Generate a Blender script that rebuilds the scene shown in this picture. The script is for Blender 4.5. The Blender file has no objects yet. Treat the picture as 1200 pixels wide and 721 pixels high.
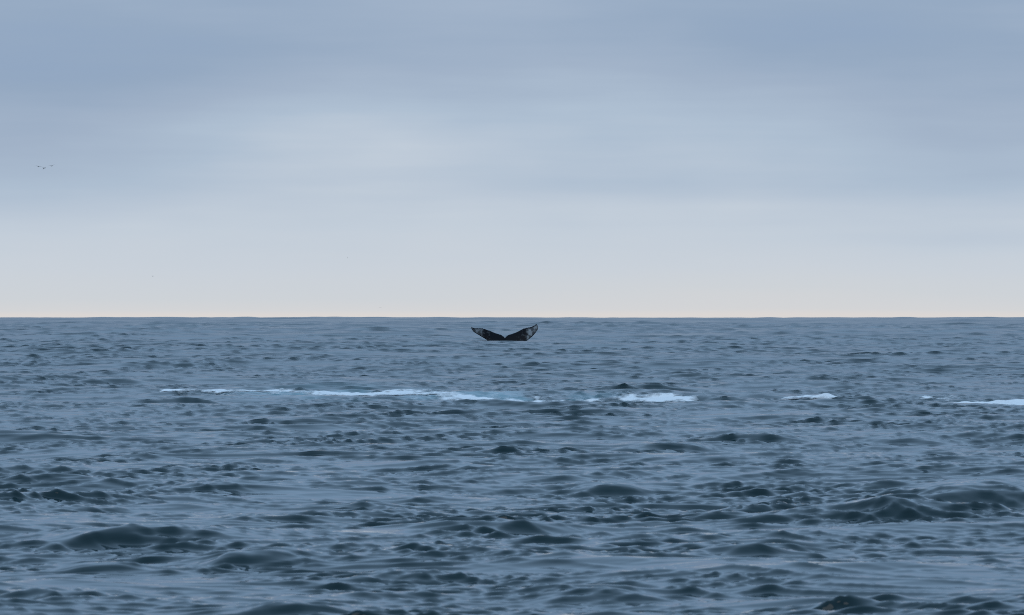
import bpy, bmesh, math
import numpy as np
from mathutils import Vector

rad = math.radians
scene = bpy.context.scene
C = scene.collection

# ------------------------------------------------------------------ camera
CAM_H = 1.8            # eye height of somebody in a small open boat
FPX = 5000.0           # focal length in photograph pixels (150 mm on 36 mm film, 1200 px wide)
EYE_Y = 369.0          # photograph row of the eye level
R_EARTH = 6.371e6

cam_d = bpy.data.cameras.new('camera')
cam_d.lens = 150.0
cam_d.sensor_width = 36.0
cam_d.sensor_fit = 'HORIZONTAL'
cam_d.clip_start = 0.5
cam_d.clip_end = 40000.0
cam_d.dof.use_dof = True
cam_d.dof.focus_distance = 140.0
cam_d.dof.aperture_fstop = 10.0
cam = bpy.data.objects.new('camera', cam_d)
C.objects.link(cam)
cam.location = (0, 0, CAM_H)
cam.rotation_euler = (rad(90) + math.atan((EYE_Y - 360.5) / FPX), 0, 0)
scene.camera = cam

# ------------------------------------------------------------------ render / exposure
scene.render.engine = 'CYCLES'
scene.cycles.use_denoising = False      # the sea's fine chop must stay crisp; what grain is left is film grain
scene.cycles.use_adaptive_sampling = False
scene.cycles.max_bounces = 4
scene.cycles.filter_width = 1.0
scene.view_settings.view_transform = 'Standard'
scene.view_settings.look = 'None'
scene.view_settings.exposure = 0.0
scene.view_settings.gamma = 1.0
scene.view_settings.use_curve_mapping = False

# ------------------------------------------------------------------ sky
SUN_EL, SUN_ROT = rad(30), rad(190)     # veiled sun behind the viewer
world = bpy.data.worlds.new('World')
scene.world = world
world.use_nodes = True
nt = world.node_tree
nt.nodes.clear()
N, L = nt.nodes, nt.links


def s2l(c):
    out = []
    for v in c:
        v /= 255.0
        out.append(v / 12.92 if v <= 0.04045 else ((v + 0.055) / 1.055) ** 2.4)
    return out


def wmath(op, a, b=None, clamp=False):
    n = N.new('ShaderNodeMath')
    n.operation = op
    n.use_clamp = clamp
    for i, v in enumerate((a, b)):
        if v is None:
            continue
        if hasattr(v, 'is_output'):
            L.new(v, n.inputs[i])
        else:
            n.inputs[i].default_value = v
    return n.outputs[0]


w_out = N.new('ShaderNodeOutputWorld')
w_bg = N.new('ShaderNodeBackground')
STR = 0.1
w_bg.inputs['Strength'].default_value = STR
L.new(w_bg.outputs[0], w_out.inputs[0])
nish = N.new('ShaderNodeTexSky')
nish.sky_type = 'NISHITA'
nish.sun_disc = False
nish.sun_elevation = SUN_EL
nish.sun_rotation = SUN_ROT
nish.air_density = 1.0
nish.dust_density = 2.0
tc = N.new('ShaderNodeTexCoord')
sep = N.new('ShaderNodeSeparateXYZ')
L.new(tc.outputs['Generated'], sep.inputs[0])
DX, DY, DZ = sep.outputs
AZ = wmath('ARCTAN2', DX, DY)            # 0 straight out to sea


def wnoise(sx, sz, off, detail, rough=0.5):
    mp = N.new('ShaderNodeMapping')
    mp.inputs['Scale'].default_value = (sx, sx, sz)
    mp.inputs['Location'].default_value = off
    L.new(tc.outputs['Generated'], mp.inputs[0])
    nz = N.new('ShaderNodeTexNoise')
    nz.inputs['Scale'].default_value = 1.0
    nz.inputs['Detail'].default_value = detail
    nz.inputs['Roughness'].default_value = rough
    L.new(mp.outputs[0], nz.inputs[0])
    return wmath('SUBTRACT', nz.outputs[0], 0.5)


# gradient of the cloud deck over elevation, its level jittered by noise
jit = wmath('MULTIPLY', wnoise(16, 55, (3, 1, 7), 3.0), 0.030)
jit2 = wmath('MULTIPLY', wnoise(22, 300, (0, 5, 2), 4.0), 0.013)
zero = wmath('MAXIMUM', DZ, 0.0)
fade = wmath('MULTIPLY', zero, 22.0, True)
elev = wmath('ADD', zero, wmath('MULTIPLY', wmath('ADD', jit, jit2), fade))
# denser and thinner banks of the cloud deck, (azimuth, elevation, half-widths, shift)
for az, el, wa, we, sh in (
        (-0.118, 0.036, 0.040, 0.012, 0.016), (-0.112, 0.056, 0.050, 0.013, 0.022), (-0.085, 0.060, 0.07, 0.010, 0.008),
        (0.075, 0.064, 0.055, 0.010, 0.018), (0.118, 0.046, 0.035, 0.016, 0.016),
        (0.030, 0.031, 0.05, 0.0035, 0.006), (0.115, 0.017, 0.04, 0.003, 0.006),
        (0.118, 0.031, 0.03, 0.004, 0.007), (-0.035, 0.043, 0.045, 0.011, -0.010),
        (-0.012, 0.074, 0.03, 0.007, -0.012), (0.03, 0.0255, 0.06, 0.003, -0.004),
        (0.06, 0.006, 0.06, 0.0035, -0.003)):
    a = wmath('POWER', wmath('DIVIDE', wmath('SUBTRACT', AZ, az), wa), 2.0)
    e = wmath('POWER', wmath('DIVIDE', wmath('SUBTRACT', DZ, el), we), 2.0)
    g = wmath('EXPONENT', wmath('MULTIPLY', wmath('ADD', a, e), -1.0))
    elev = wmath('ADD', elev, wmath('MULTIPLY', g, sh))
SPAN = 0.24
ramp = N.new('ShaderNodeValToRGB')
L.new(wmath('DIVIDE', elev, SPAN, True), ramp.inputs[0])
stops = [(0.0000, (220, 216, 214)), (0.0009, (213, 214, 216)), (0.0036, (207, 212, 217)),
         (0.0110, (202, 210, 219)), (0.0200, (195, 206, 218)), (0.0280, (186, 199, 214)),
         (0.0420, (172, 189, 208)), (0.0600, (159, 176, 198)), (0.0800, (146, 166, 191)),
         (0.1100, (137, 160, 191)),
         (0.2000, (148, 182, 217))]
cr = ramp.color_ramp
while len(cr.elements) < len(stops):
    cr.elements.new(0.5)
for el, (p, c) in zip(cr.elements, stops):
    el.position = min(p / SPAN, 1.0)
    el.color = (*s2l(c), 1)
# cloud radiance is divided by the background strength, then veils the clear sky
scl = N.new('ShaderNodeVectorMath')
scl.operation = 'SCALE'
scl.inputs['Scale'].default_value = 1.0 / STR
L.new(ramp.outputs[0], scl.inputs[0])
L.new(wmath('MULTIPLY', wmath('ADD', wmath('MULTIPLY', zero, 0.6), 1.0), 1.0 / STR), scl.inputs['Scale'])
mix = N.new('ShaderNodeMix')
mix.data_type = 'RGBA'
mix.inputs[0].default_value = 0.97
L.new(nish.outputs[0], mix.inputs[6])
L.new(scl.outputs[0], mix.inputs[7])
L.new(mix.outputs[2], w_bg.inputs[0])

# ------------------------------------------------------------------ sun (behind cloud)
sun_d = bpy.data.lights.new('sun', 'SUN')
sun_d.energy = 0.5
sun_d.angle = rad(40)
sun_d.color = (1.0, 0.98, 0.95)
sun = bpy.data.objects.new('sun', sun_d)
C.objects.link(sun)
sd = Vector((math.sin(SUN_ROT) * math.cos(SUN_EL), math.cos(SUN_ROT) * math.cos(SUN_EL), math.sin(SUN_EL)))
sun.rotation_euler = sd.to_track_quat('Z', 'Y').to_euler()

# ------------------------------------------------------------------ helpers
rng = np.random.default_rng(11)


def ground(px, py, z=0.0):
    """photograph pixel -> point on the water (height z)"""
    d = (CAM_H - z) * FPX / (py - EYE_Y)
    return (px - 600.0) / FPX * d, d


def vnoise(x, y, seed=0):
    """smooth value noise 0..1 in world coordinates"""
    xi = np.floor(x).astype(np.int64)
    yi = np.floor(y).astype(np.int64)
    fx = x - xi
    fy = y - yi
    fx = fx * fx * (3 - 2 * fx)
    fy = fy * fy * (3 - 2 * fy)

    def h(a, b):
        n = (a * 374761393 + b * 668265263 + seed * 974711) & 0xFFFFFFFF
        n = ((n ^ (n >> 13)) * 1274126177) & 0xFFFFFFFF
        n = n ^ (n >> 16)
        return (n & 0xFFFF) / 65535.0
    return ((h(xi, yi) * (1 - fx) + h(xi + 1, yi) * fx) * (1 - fy)
            + (h(xi, yi + 1) * (1 - fx) + h(xi + 1, yi + 1) * fx) * fy)


def fbm(x, y, seed=0, octs=3):
    s = 0
    a = 0.5
    for o in range(octs):
        s = s + a * vnoise(x * 2 ** o, y * 2 ** o, seed + 17 * o)
        a *= 0.5
    return s / (1 - 0.5 ** octs)


def sstep(a, b, x):
    t = np.clip((x - a) / (b - a), 0, 1)
    return t * t * (3 - 2 * t)


def mesh_obj(name, mesh, mat, parent=None):
    o = bpy.data.objects.new(name, mesh)
    C.objects.link(o)
    if mat:
        mesh.materials.append(mat)
    if parent:
        o.parent = parent
    return o


def grid_mesh(name, co, quads):
    m = bpy.data.meshes.new(name)
    nv, nq = len(co), len(quads)
    m.vertices.add(nv)
    m.vertices.foreach_set('co', np.ascontiguousarray(co, np.float32).ravel())
    m.loops.add(nq * 4)
    m.loops.foreach_set('vertex_index', np.ascontiguousarray(quads, np.int32).ravel())
    m.polygons.add(nq)
    m.polygons.foreach_set('loop_start', np.arange(0, nq * 4, 4, dtype=np.int32))
    m.polygons.foreach_set('use_smooth', np.ones(nq, bool))
    m.update(calc_edges=True)
    return m


def set_attr(m, name, vals):
    a = m.attributes.new(name, 'FLOAT', 'POINT')
    a.data.foreach_set('value', np.ascontiguousarray(vals, np.float32).ravel())


def material(name):
    m = bpy.data.materials.new(name)
    m.use_nodes = True
    t = m.node_tree
    b = t.nodes['Principled BSDF']
    return m, t, b


# ------------------------------------------------------------------ the wave field (world space)
bands = [  # long waves: wavelength range, rms slope of the band, spread (deg), components
    (3.00, 6.00, 0.020, 32, 14),
    (6.00, 12.0, 0.016, 26, 12),
    (12.0, 26.0, 0.014, 20, 10),
    (26.0, 60.0, 0.014, 14, 8)]
waves = []
for lo, hi, slope, spread, n in bands:
    for i in range(n):
        lam = lo * (hi / lo) ** ((i + rng.random()) / n)
        k = 2 * math.pi / lam
        amp = slope * math.sqrt(2.0 / n) / k
        th = rad(-96 + rng.normal() * spread)          # travelling towards the viewer
        waves.append((lam, k, amp, math.cos(th), math.sin(th), rng.random() * 2 * math.pi))
# wavelets: short sharp-crested trains, (wavelength, direction, phase, steepness, seed)
trains = []
for lam, steep in ((.19, .025), (.27, .029), (.38, .027), (.55, .0205), (.80, .0125), (1.15, .010), (1.7, .008), (2.6, .0078),
                   (4.2, .006), (7.0, .0045), (12., .003), (20., .001), (35., .001), (60., .0005), (95., .0003)):
    for i in range(3):
        th = rad(-94 + (i - 1) * 31 + rng.normal() * 12)
        trains.append((lam * (0.9 + 0.2 * rng.random()), math.cos(th), math.sin(th), rng.random() * 6.28, steep, int(rng.integers(1000))))

# single crests that stand out in the photograph: pixel of the crest foot, width px, height m
crests = [(1070, 606, 250, .23), (1160, 568, 170, .19), (905, 594, 130, .13), (190, 624, 200, .10),
          (292, 648, 110, .12), (560, 614, 170, .12), (715, 560, 85, .11), (370, 556, 120, .08),
          (440, 579, 95, .09), (398, 461, 170, .14), (208, 480, 100, .15), (953, 475, 100, .31),
          (1006, 478, 62, .32), (1055, 482, 70, .16), (1125, 490, 140, .11), (757, 462, 85, .14), (1085, 458, 110, .13),
          (555, 549, 80, .08), (1015, 704, 170, .075), (470, 666, 130, .08), (870, 642, 140, .10),
          (110, 655, 90, .07), (785, 527, 90, .11), (880, 522, 110, .10), (960, 447, 60, .12),
          (345, 500, 120, .10), (610, 520, 120, .07), (60, 556, 130, .08), (200, 548, 90, .07),
          (700, 684, 120, .07), (345, 706, 140, .09), (70, 690, 120, .09), (850, 470, 60, .11),
          (1060, 522, 90, .09), (690, 496, 80, .08), (130, 452, 90, .11), (660, 444, 60, .11)]
CR = []
for px, py, w, h in crests:
    x, y = ground(px, py)
    CR.append((x, y, 0.54 * w / FPX * y, h, 0.0 if h > .3 else rng.normal() * 0.10, rng.random() * 100))

WHALE = (-0.5, 303.0)


def sea_surface(X, Y, sp):
    """X, Y, local grid spacing -> displaced x, y, z and the slope left unresolved"""
    x = X.copy()
    y = Y.copy()
    z = np.zeros_like(X)
    unres = np.zeros_like(X)
    # gusts and slicks: short waves come in patches
    g = fbm(X / 2.6, Y / 5.0, 3, 3)
    gust = 0.68 + 0.42 * sstep(0.30, 0.74, g)
    g2 = fbm(X / 1.1, Y / 2.2, 9, 2)
    gust_s = gust * (0.55 + 0.9 * g2)
    calm = 1 - 0.8 * np.exp(-((X - WHALE[0]) / 5.0) ** 2 - ((Y - WHALE[1] + 18) / 30.0) ** 2)
    # the low swell whose face carries the wash
    v = Y - 99.0 - 0.8 * np.sin(X * .35 + 1)
    z += 0.15 * np.exp(-(np.abs(X) / 17) ** 4) * np.where(v < 0, np.exp(-(v / 9.0) ** 2), np.exp(-(v / 6.0) ** 2))
    lull = 1 - 0.6 * np.exp(-((Y - 88) / 22) ** 2 - (X / 20) ** 4)
    for lam, k, a, cx, cy, ph in waves:
        w = sstep(1.6, 3.0, lam / sp)
        unres += (1 - w * w) * (k * a) ** 2 / 2
        if w.max() <= 0:
            continue
        p = k * (cx * X + cy * Y) + ph
        A = a * w * calm * (lull if lam > 8 else 1.0)
        z += A * np.cos(p)
        q = 0.8 * A * np.sin(p)
        x -= q * cx
        y -= q * cy
    boost = np.ones_like(X)
    for cx, cy, sx, h, tilt, seed in CR:
        sel = (np.abs(X - cx) < 3.2 * sx) & (np.abs(Y - cy) < 7)
        if not sel.any():
            continue
        u = (X[sel] - cx)
        wob = (vnoise(u / (0.6 * sx) + seed, u * 0 + seed) - 0.5) * (0.5 if h > .3 else 2.0) * h
        v = Y[sel] - (cy + tilt * u + wob)
        prof = np.where(v < 0, np.exp(-(np.abs(v) / (1.0 * h + .03)) ** 1.2), np.exp(-(v / (6.5 * h + .3)) ** 2))
        env = np.exp(-(np.abs(u) / sx) ** 2.4) * (0.75 + 0.4 * vnoise(u / (0.5 * sx) + seed, u * 0 + 3.3))
        boost[sel] += 0.4 * env * np.exp(-((v + 2 * h) / (5 * h)) ** 2)
        z[sel] += (0.62 if h > .3 else 0.88) * h * env * prof
        y[sel] -= 0.2 * h * env * prof
    e = np.zeros_like(X)
    for lam, cx, cy, ph, steep, seed in trains:
        r = lam / sp
        w = sstep(1.7, 3.2, r)
        unres += (1 - w * w) * (steep * 1.1) ** 2
        if w.max() <= 0:
            continue
        far = 1 - sstep(3.5, 9.0, r)
        if lam > .5:      # where the grid is too wide for wavelets the shortest wave it carries takes over their slope
            w = w * np.maximum(1, far * (.024 if lam < 3 else .019) * min(1, (7 / lam) ** .6) / steep)
        al, ac = cx * X + cy * Y, cx * Y - cy * X      # along and across the run of the train
        n1 = vnoise(al / (1.9 * lam), ac / (2.8 * lam), seed)
        n2 = vnoise(al / (3.1 * lam) + 7.7, ac / (4.0 * lam) + 3.1, seed + 1)
        p = (2 * math.pi / lam) * al + ph + 5.0 * n1
        s = np.sin(0.5 * p)
        prof = (1.002 - np.sqrt(s * s + 0.002)) ** 1.8 - 0.22
        m = 0.1 + 2.2 * sstep(.30, .90, n2) ** 1.4 if lam > 1.2 else 0.08 + 3.6 * sstep(.50, .95, n2) ** 1.1
        m = np.minimum(m, 2.4) * (gust_s if lam < .7 else gust if lam < 3 else 1.0)
        e += lam * steep * w * m * prof * (boost if lam < 1.2 else 1.0)
    e *= calm
    z += e
    y -= 1.1 * e
    x += 0.08 * e
    z -= (x * x + y * y) / (2 * R_EARTH)
    return x, y, z, np.sqrt(unres)


# rows (distance) and columns (bearing) of the one sheet of water
rows = [0.6]
while rows[-1] < 9500:
    d = rows[-1]
    if d < 22:
        st = 0.3 if d > 12 else max(0.3, d / 14)
    elif d < 330:
        st = d / 740
    elif d < 900:
        st = d / 300
    elif d < 5500:
        st = d / 150
    else:
        st = d / 60
    rows.append(d + st)
rows = np.array(rows)
fine = np.linspace(-7.9, 7.9, 520)
mid = (7.9 + 12.1 * np.linspace(0, 1, 44) ** 2.4)[1:]
wide = np.linspace(20, 180, 18)[1:]
cols = np.radians(np.concatenate([-wide[:-1][::-1], -mid[::-1], fine, mid, wide]))
nr, nc = len(rows), len(cols)
rsp = np.gradient(rows)
csp = np.gradient(cols)
co = np.empty((nr, nc, 3), np.float32)
unres = np.empty((nr, nc), np.float32)
flat = np.empty((nr, nc, 2), np.float32)
for r0 in range(0, nr, 64):
    rr = rows[r0:r0 + 64][:, None]
    X = rr * np.sin(cols)[None, :]
    Y = rr * np.cos(cols)[None, :]
    sp = np.maximum(rsp[r0:r0 + 64][:, None], 0.6 * rr * csp[None, :])
    x, y, z, u = sea_surface(X, Y, sp)
    co[r0:r0 + 64, :, 0] = x
    co[r0:r0 + 64, :, 1] = y
    co[r0:r0 + 64, :, 2] = z
    unres[r0:r0 + 64] = u
    flat[r0:r0 + 64, :, 0] = X
    flat[r0:r0 + 64, :, 1] = Y
idx = np.arange(nr * nc, dtype=np.int32).reshape(nr, nc)
nx = np.concatenate([idx[:, 1:], idx[:, :1]], axis=1)
quads = np.stack([idx[:-1], nx[:-1], nx[1:], idx[1:]], -1).reshape(-1, 4)[:, ::-1]
centre = np.array([[0, 0, co[0, :, 2].mean()]])
V = np.concatenate([co.reshape(-1, 3), centre])
sea_m = grid_mesh('water', V, quads)

# bubbles carried under the surface along the wash: paler, greener water
FX, FY = flat[..., 0], flat[..., 1]


def wash(path, X, Y):
    """path of (px, py, half-depth px, strength); returns soft coverage 0..1 in world space"""
    pts = [(*ground(px, py), hw, s) for px, py, hw, s in path]
    xs = np.array([p[0] for p in pts])
    ys = np.array([p[1] for p in pts])
    hw = np.array([p[2] * p[1] ** 2 / (CAM_H * FPX) for p in pts])
    st = np.array([p[3] for p in pts])
    yc = np.interp(X, xs, ys)
    w = np.interp(X, xs, hw)
    s = np.interp(X, xs, st, left=0, right=0)
    return s * np.exp(-((Y - yc) / w) ** 2)


wash_long = [(180, 465, 1.2, 0), (194, 465, 1.3, .8), (216, 465, 1.3, .8), (224, 465, 1.0, .35), (246, 466, 1.0, .5),
             (256, 466, 1.2, .8), (285, 465, 1.2, .8), (310, 465, 1.6, .7), (324, 464, 4, .8), (345, 464, 2.5, .6),
             (375, 466, 2, .8), (440, 466, 1.8, .8), (480, 465, 2, .8), (530, 467, 2.6, .85), (570, 470, 3.4, .95),
             (620, 472, 3.4, 1.), (670, 470, 3, .95), (720, 469, 2.2, .9), (790, 469, 1.6, .8), (830, 470, 1.2, 0)]
wash_far = [(1040, 474, 1.2, 0), (1070, 472.5, 2.2, 1.0), (1110, 472, 3.0, 1.2), (1160, 472, 3, 1.2), (1230, 472, 3, 1.2),
            (1300, 472, 2, 0)]
wash_crest = [(908, 474.7, .3, 0), (920, 474.7, .26, .62), (945, 474.7, .3, .72), (985, 475.2, .26, .6), (1000, 476.5, .4, .3),
              (1030, 478, .5, .6), (1045, 478, .4, 0)]
aer_path = [(230, 466, 2, 0), (330, 466, 4, .6), (380, 466, 4, .7), (480, 466, 3.5, .5), (560, 469, 5, .8),
            (640, 471, 5, .7), (720, 469, 3, .4), (800, 469, 2, 0), (1030, 476, 3, 0), (1080, 474, 3, .4),
            (1200, 474, 4, .5), (1300, 474, 3, 0)]
near = (FY > 60) & (FY < 140)
aer = np.zeros_like(FX)
aer[near] = wash(aer_path, FX[near], FY[near]) * (1.9 * sstep(.3, .75, fbm(FX[near] / .7, FY[near] / 2.0, 31, 4)))
set_attr(sea_m, 'aerated', np.append(np.clip(aer, 0, 1), 0))
set_attr(sea_m, 'unresolved', np.append(unres, 0))

wat, t, b = material('sea_water')
n, l = t.nodes, t.links
at = n.new('ShaderNodeAttribute')
at.attribute_name = 'aerated'
cmix = n.new('ShaderNodeMix')
cmix.data_type = 'RGBA'
cmix.inputs[6].default_value = (0.0006, 0.0165, 0.0200, 1)
cmix.inputs[7].default_value = (0.10, 0.21, 0.24, 1)
l.new(at.outputs['Fac'], cmix.inputs[0])
l.new(cmix.outputs[2], b.inputs['Base Color'])
au = n.new('ShaderNodeAttribute')
au.attribute_name = 'unresolved'
mr = n.new('ShaderNodeMapRange')
mr.inputs['From Min'].default_value = 0.0
mr.inputs['From Max'].default_value = 0.17
mr.inputs['To Min'].default_value = 0.02
mr.inputs['To Max'].default_value = 0.30
l.new(au.outputs['Fac'], mr.inputs[0])
l.new(mr.outputs[0], b.inputs['Roughness'])
b.inputs['IOR'].default_value = 1.333
tcw = n.new('ShaderNodeTexCoord')
mp = n.new('ShaderNodeMapping')
mp.inputs['Scale'].default_value = (0.6, 1.2, 1.0)
l.new(tcw.outputs['Object'], mp.inputs[0])
n1 = n.new('ShaderNodeTexNoise')
n1.inputs['Scale'].default_value = 7.0
n1.inputs['Detail'].default_value = 3.0
n1.inputs['Roughness'].default_value = 0.55
l.new(mp.outputs[0], n1.inputs[0])
bp = n.new('ShaderNodeBump')
bp.inputs['Strength'].default_value = 1.0
bp.inputs['Distance'].default_value = 0.0015
l.new(n1.outputs[0], bp.inputs['Height'])
l.new(bp.outputs[0], b.inputs['Normal'])
sea = mesh_obj('water', sea_m, wat)
sea['kind'] = 'structure'
sea['label'] = 'choppy blue grey open sea reaching the horizon'

# ------------------------------------------------------------------ foam
fm, t, b = material('foam')
n, l = t.nodes, t.links
b.inputs['Base Color'].default_value = (0.80, 0.82, 0.82, 1)
b.inputs['Roughness'].default_value = 0.7
at = n.new('ShaderNodeAttribute')
at.attribute_name = 'cover'
tcw = n.new('ShaderNodeTexCoord')
nz = n.new('ShaderNodeTexNoise')
nz.inputs['Scale'].default_value = 11.0
nz.inputs['Detail'].default_value = 4.0
l.new(tcw.outputs['Object'], nz.inputs[0])
ad = n.new('ShaderNodeMath')
ad.operation = 'ADD'
l.new(at.outputs['Fac'], ad.inputs[0])
l.new(nz.outputs[0], ad.inputs[1])
mr = n.new('ShaderNodeMapRange')
mr.inputs['From Min'].default_value = 0.62
mr.inputs['From Max'].default_value = 1.25
mr.inputs['To Max'].default_value = 0.93
l.new(ad.outputs[0], mr.inputs[0])
l.new(mr.outputs[0], b.inputs['Alpha'])


def foam(path, label, seed, lace, lump):
    sel = (FY > 60) & (FY < 140) & (np.abs(FX) < 18)
    cov = np.zeros_like(FX)
    X, Y = FX[sel], FY[sel]
    base = wash(path, X, Y)
    warp = (fbm(X / .9, Y / 3.0, seed + 5) - .5) * 1.5
    rid = 1 - np.abs(2 * fbm(X / 1.3 + warp, Y / 3.6 + warp, seed, 4) - 1) * 2.4      # thin lacy threads
    patch = .45 * fbm(X / 1.3, Y / 3.0, seed + 2, 2) + .55 * fbm(X / .34, Y / 1.1, seed + 3, 3)
    c = base * 1.7 + lace * (rid - .72) * 0.8 + (patch - .5) * 3.4 - 0.44
    cov[sel] = np.clip(c * (base > .06), 0, 1)
    q = idx[:-1, :-1]
    mx = np.maximum.reduce([cov[:-1, :-1], cov[1:, :-1], cov[:-1, 1:], cov[1:, 1:]])
    keep = mx > 0.02
    i0 = q[keep]
    qs = np.stack([i0, i0 + 1, i0 + nc + 1, i0 + nc], -1)[:, ::-1]
    used, inv = np.unique(qs.ravel(), return_inverse=True)
    cv = cov.ravel()[used]
    P = co.reshape(-1, 3)[used].astype(np.float64)
    P[:, 2] += 0.012 + lump * cv * (0.3 + vnoise(P[:, 0] * 9, P[:, 1] * 5, seed + 8))
    m = grid_mesh('sea_foam', P, inv.reshape(-1, 4))
    set_attr(m, 'cover', cv)
    o = mesh_obj('sea_foam', m, fm)
    o['kind'] = 'stuff'
    o['label'] = label
    o['category'] = 'foam'


foam(wash_long, 'long thin streak of white foam over pale turquoise water', 101, .8, .02)
foam(wash_far, 'white band of foam lying behind a dark swell', 202, .4, .005)
foam(wash_crest, 'broken white foam spilling along the crest of a steep wavelet', 303, .3, .05)

# ------------------------------------------------------------------ whale
def resample(pts, k):
    p = np.array(pts, float)
    s = np.concatenate([[0], np.cumsum(np.hypot(*np.diff(p, axis=0).T))])
    q = np.linspace(0, s[-1], k)
    return np.stack([np.interp(q, s, p[:, 0]), np.interp(q, s, p[:, 1])], -1)


LE_A = [(-.20, -1.25), (-.62, -.70), (-1.02, -.22), (-1.27, -.02), (-1.58, .18), (-1.94, .39), (-2.24, .58), (-2.36, .76), (-2.43, .95)]
TE_A = [(0, .20), (-.10, .29), (-.3, .42), (-.73, .54), (-1.10, .69), (-1.36, .79), (-1.60, .86), (-1.76, .87), (-2.12, .86), (-2.43, .95)]
LE_B = [(.20, -1.25), (.75, -.72), (1.25, -.26), (1.64, .0), (1.94, .24), (2.24, .58), (2.36, .78), (2.36, 1.0), (2.22, 1.16)]
TE_B = [(0, .20), (.10, .30), (.3, .42), (.79, .58), (1.33, .85), (1.58, .91), (1.82, .95), (2.06, 1.05), (2.22, 1.16)]


def tail_depth(x, z):
    return 0.30 * z - 0.42 * (abs(x) / 2.4) ** 1.8


bm = bmesh.new()
for LE, TE in ((LE_A, TE_A), (LE_B, TE_B)):
    K, M = 34, 10
    le, te = resample(LE, K), resample(TE, K)
    rings = []
    for i in range(K):
        f = i / (K - 1)
        T = 0.15 * (1 - f) ** 0.9 + 0.035
        ring = []
        for side in (1, -1):
            for j in range(M + 1):
                cpos = j / M if side == 1 else 1 - j / M
                if side == -1 and j in (0, M):
                    continue
                px, pz = le[i] * (1 - cpos) + te[i] * cpos
                th = T * (1.9 * math.sqrt(cpos) * (1 - cpos) + 0.10)
                ring.append(bm.verts.new((px, tail_depth(px, pz) + side * th, pz)))
        rings.append(ring)
    for a, c in zip(rings[:-1], rings[1:]):
        for j in range(len(a)):
            k2 = (j + 1) % len(a)
            bm.faces.new((a[j], a[k2], c[k2], c[j]))
    bm.faces.new(rings[0])
    bm.faces.new(rings[-1][::-1])
# tail stock running down and forward under the water into the back of the animal
st = [(.10, .10, .03, .06), (-.25, .02, .14, .16), (-.8, -.10, .24, .26), (-1.4, -.2, .30, .36), (-2.2, -.1, .36, .50),
      (-3.2, .3, .50, .72), (-4.4, 1.0, .72, .95), (-5.6, 2.1, .95, 1.15), (-6.6, 3.6, 1.1, 1.25), (-7.2, 5.4, 1.15, 1.25),
      (-7.4, 7.4, 1.05, 1.1), (-7.3, 9.2, .8, .8), (-7.1, 10.6, .4, .42)]
prev = None
for i, (z, y, rx, ry) in enumerate(st):
    p0 = Vector((0, st[max(i - 1, 0)][1], st[max(i - 1, 0)][0]))
    p1 = Vector((0, st[min(i + 1, len(st) - 1)][1], st[min(i + 1, len(st) - 1)][0]))
    tan = (p1 - p0).normalized()
    nor = tan.cross(Vector((1, 0, 0)))
    ring = [bm.verts.new(Vector((0, y, z)) + Vector((1, 0, 0)) * rx * math.cos(a) + nor * ry * math.sin(a))
            for a in [2 * math.pi * k / 18 for k in range(18)]]
    if prev:
        for j in range(18):
            bm.faces.new((prev[j], prev[(j + 1) % 18], ring[(j + 1) % 18], ring[j]))
    else:
        bm.faces.new(ring[::-1])
    prev = ring
bm.faces.new(prev)
bmesh.ops.recalc_face_normals(bm, faces=bm.faces)
tmp = bpy.data.meshes.new('whale_raw')
bm.to_mesh(tmp)
bm.free()
tob = bpy.data.objects.new('whale_raw', tmp)
C.objects.link(tob)
rm = tob.modifiers.new('remesh', 'REMESH')
rm.mode = 'VOXEL'
rm.voxel_size = 0.028
smd = tob.modifiers.new('smooth', 'SMOOTH')
smd.factor = 0.5
smd.iterations = 2
dg = bpy.context.evaluated_depsgraph_get()
wm = bpy.data.meshes.new_from_object(tob.evaluated_get(dg))
bpy.data.objects.remove(tob)
wm.name = 'whale'
for p in wm.polygons:
    p.use_smooth = True
nv = len(wm.vertices)
wc = np.empty(nv * 3, np.float32)
wm.vertices.foreach_get('co', wc)
wc = wc.reshape(-1, 3)


def seg_dist(P, pts):
    d = np.full(len(P), 9.0)
    pts = resample(pts, 120)
    for q in pts:
        d = np.minimum(d, np.hypot(P[:, 0] - q[0], P[:, 1] - q[1]))
    return d


xz = wc[:, [0, 2]].astype(float)
d_te = np.minimum(seg_dist(xz, TE_A), seg_dist(xz, TE_B))
d_le = np.minimum(seg_dist(xz, LE_A), seg_dist(xz, LE_B))
ax = np.abs(xz[:, 0])
pale = sstep(1.45, 1.70, ax + 0.5 * (fbm(xz[:, 0] * 5, xz[:, 1] * 5, 41) - .5)) * sstep(.06, .13, d_te) * sstep(.03, .08, d_le)
pale *= .25 + .75 * sstep(.38, .58, fbm(xz[:, 0] * 4.5 + 9, xz[:, 1] * 4.5, 47, 3))
pale *= np.where(xz[:, 0] > 0, 0.85, 0.6)
pale += 0.12 * sstep(.62, .72, fbm(xz[:, 0] * 9 + 2, xz[:, 1] * 9, 52, 2)) * sstep(.7, 1.2, ax)
set_attr(wm, 'pale', np.clip(pale, 0, 1))
wmat, t, b = material('whale_skin')
n, l = t.nodes, t.links
at = n.new('ShaderNodeAttribute')
at.attribute_name = 'pale'
cm = n.new('ShaderNodeMix')
cm.data_type = 'RGBA'
cm.inputs[6].default_value = (0.004, 0.005, 0.008, 1)
cm.inputs[7].default_value = (0.24, 0.265, 0.28, 1)
l.new(at.outputs['Fac'], cm.inputs[0])
l.new(cm.outputs[2], b.inputs['Base Color'])
b.inputs['Roughness'].default_value = 0.38
b.inputs['Specular IOR Level'].default_value = 0.08
tcw = n.new('ShaderNodeTexCoord')
nz = n.new('ShaderNodeTexNoise')
nz.inputs['Scale'].default_value = 9.0
l.new(tcw.outputs['Object'], nz.inputs[0])
bp = n.new('ShaderNodeBump')
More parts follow.
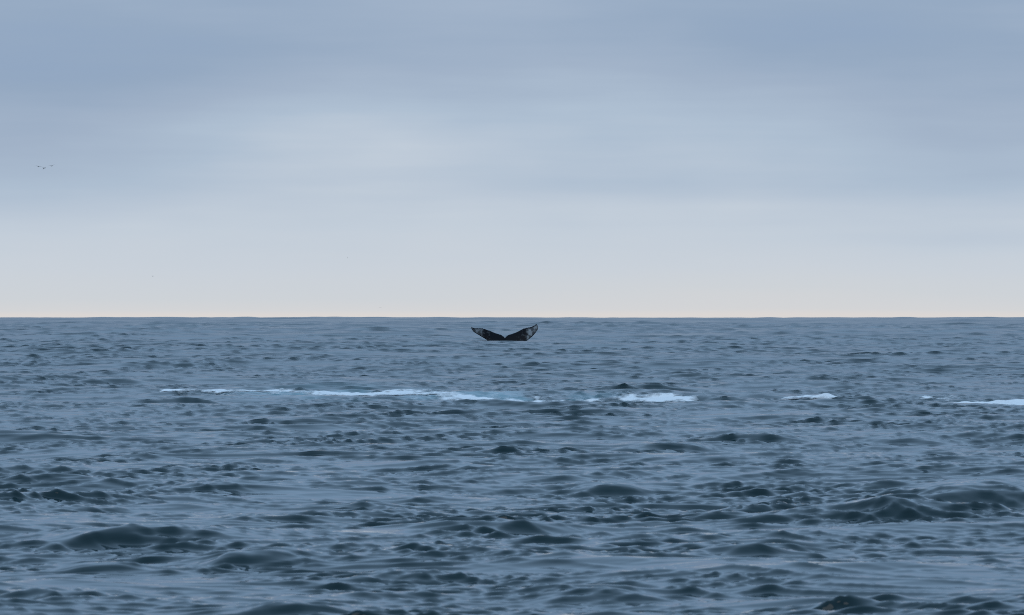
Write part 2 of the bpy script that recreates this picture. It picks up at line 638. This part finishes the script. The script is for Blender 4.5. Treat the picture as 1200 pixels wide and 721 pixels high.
bp.inputs['Distance'].default_value = 0.02
bp.inputs['Strength'].default_value = 0.6
l.new(nz.outputs[0], bp.inputs['Height'])
l.new(bp.outputs[0], b.inputs['Normal'])
whale = mesh_obj('whale', wm, wmat)
whale.location = (WHALE[0], WHALE[1], -0.0)
whale['label'] = 'diving whale with black tail flukes raised, pale mottled tips, sinking into the sea'
whale['category'] = 'whale'

# ------------------------------------------------------------------ birds
bmat, t, b = material('dark_plumage')
n, l = t.nodes, t.links
nz = n.new('ShaderNodeTexNoise')
nz.inputs['Scale'].default_value = 14.0
rp = n.new('ShaderNodeValToRGB')
rp.color_ramp.elements[0].color = (0.018, 0.018, 0.02, 1)
rp.color_ramp.elements[1].color = (0.07, 0.068, 0.065, 1)
l.new(nz.outputs[0], rp.inputs[0])
l.new(rp.outputs[0], b.inputs['Base Color'])
b.inputs['Roughness'].default_value = 0.8


def bird_mesh(up, droop, sweep):
    """seabird facing +x, 1.25 m span: tapering body, beak, tail fan and two cranked wings"""
    bm = bmesh.new()
    prof = [(-.40, .004, .05, .00), (-.30, .010, .050, .0), (-.20, .025, .038, 0), (-.08, .048, .05, 0), (.05, .055, .055, 0),
            (.14, .045, .045, .01), (.20, .036, .036, .025), (.25, .042, .04, .035), (.29, .03, .03, .035),
            (.32, .012, .012, .03), (.39, .004, .004, .022)]
    prev = None
    for x, rz, ry, zc in prof:
        ring = [bm.verts.new((x, ry * math.cos(a), zc + rz * math.sin(a))) for a in [2 * math.pi * k / 12 for k in range(12)]]
        if prev:
            for j in range(12):
                bm.faces.new((prev[j], prev[(j + 1) % 12], ring[(j + 1) % 12], ring[j]))
        else:
            bm.faces.new(ring[::-1])
        prev = ring
    bm.faces.new(prev)
    for sgn in (1, -1):
        prev = None
        for i in range(13):
            f = i / 12
            if f < .42:
                y, z = f * .66, f / .42 * up * .28
                xc = f / .42 * .07
            else:
                g = (f - .42) / .58
                y, z = .277 + g * .36, up * .28 - g * droop * .36
                xc = .07 - g * sweep
            ch = .145 * (1 - f) ** .55 * (1 if f < .5 else 1 - .2 * (f - .5)) + .012
            th = .018 * (1 - f) + .006
            sec = [(xc + ch * .45, 0), (xc + ch * .25, th), (xc - ch * .55, .003), (xc + ch * .2, -th * .4)]
            ring = [bm.verts.new((sx, sgn * (y + .02), z + sz + .02)) for sx, sz in sec]
            if prev:
                for j in range(4):
                    bm.faces.new((prev[j], prev[(j + 1) % 4], ring[(j + 1) % 4], ring[j]))
            else:
                bm.faces.new(ring)
            prev = ring
        bm.faces.new(prev[::-1])
    bmesh.ops.recalc_face_normals(bm, faces=bm.faces)
    m = bpy.data.meshes.new('seabird')
    bm.to_mesh(m)
    bm.free()
    m.materials.append(bmat)
    for p in m.polygons:
        p.use_smooth = True
    return m


flock = 'dark seabirds flying over the sea'
for px, py, dist, size, yaw, roll, shape, label in (
        (45.0, 195.4, 690, 1.0, 80, 7, (.25, .15, .10), 'dark seabird gliding on level wings, rear bird of the trio'),
        (51.5, 197.0, 720, .95, 22, -4, (-.15, .45, .10), 'dark seabird with wings beaten down, lowest of the trio'),
        (60.5, 194.6, 700, 1.0, 75, -9, (.35, .05, .12), 'dark seabird tilting its raised wings, highest of the trio'),
        (179.0, 323.8, 1400, 1.0, 60, 5, (.3, .3, .1), 'tiny lone seabird gliding apart from the trio above the sea'),
        (407.3, 302.2, 1700, .95, 100, 72, (.2, .1, .1), 'tiny lone seabird banking with wings upright'),
        (445.3, 360.6, 1500, .9, 85, 3, (.2, .35, .1), 'tiny lone seabird skimming just over the horizon')):
    o = bpy.data.objects.new('seabird', bird_mesh(*shape))
    C.objects.link(o)
    o.location = ((px - 600) / FPX * dist, dist, CAM_H + (EYE_Y - py) / FPX * dist)
    o.rotation_euler = (rad(roll), 0, rad(yaw))
    o.scale = (size,) * 3
    o['label'] = label
    o['category'] = 'bird'
    o['group'] = flock
print('rows', nr, 'cols', nc, 'tris', 2 * len(quads))
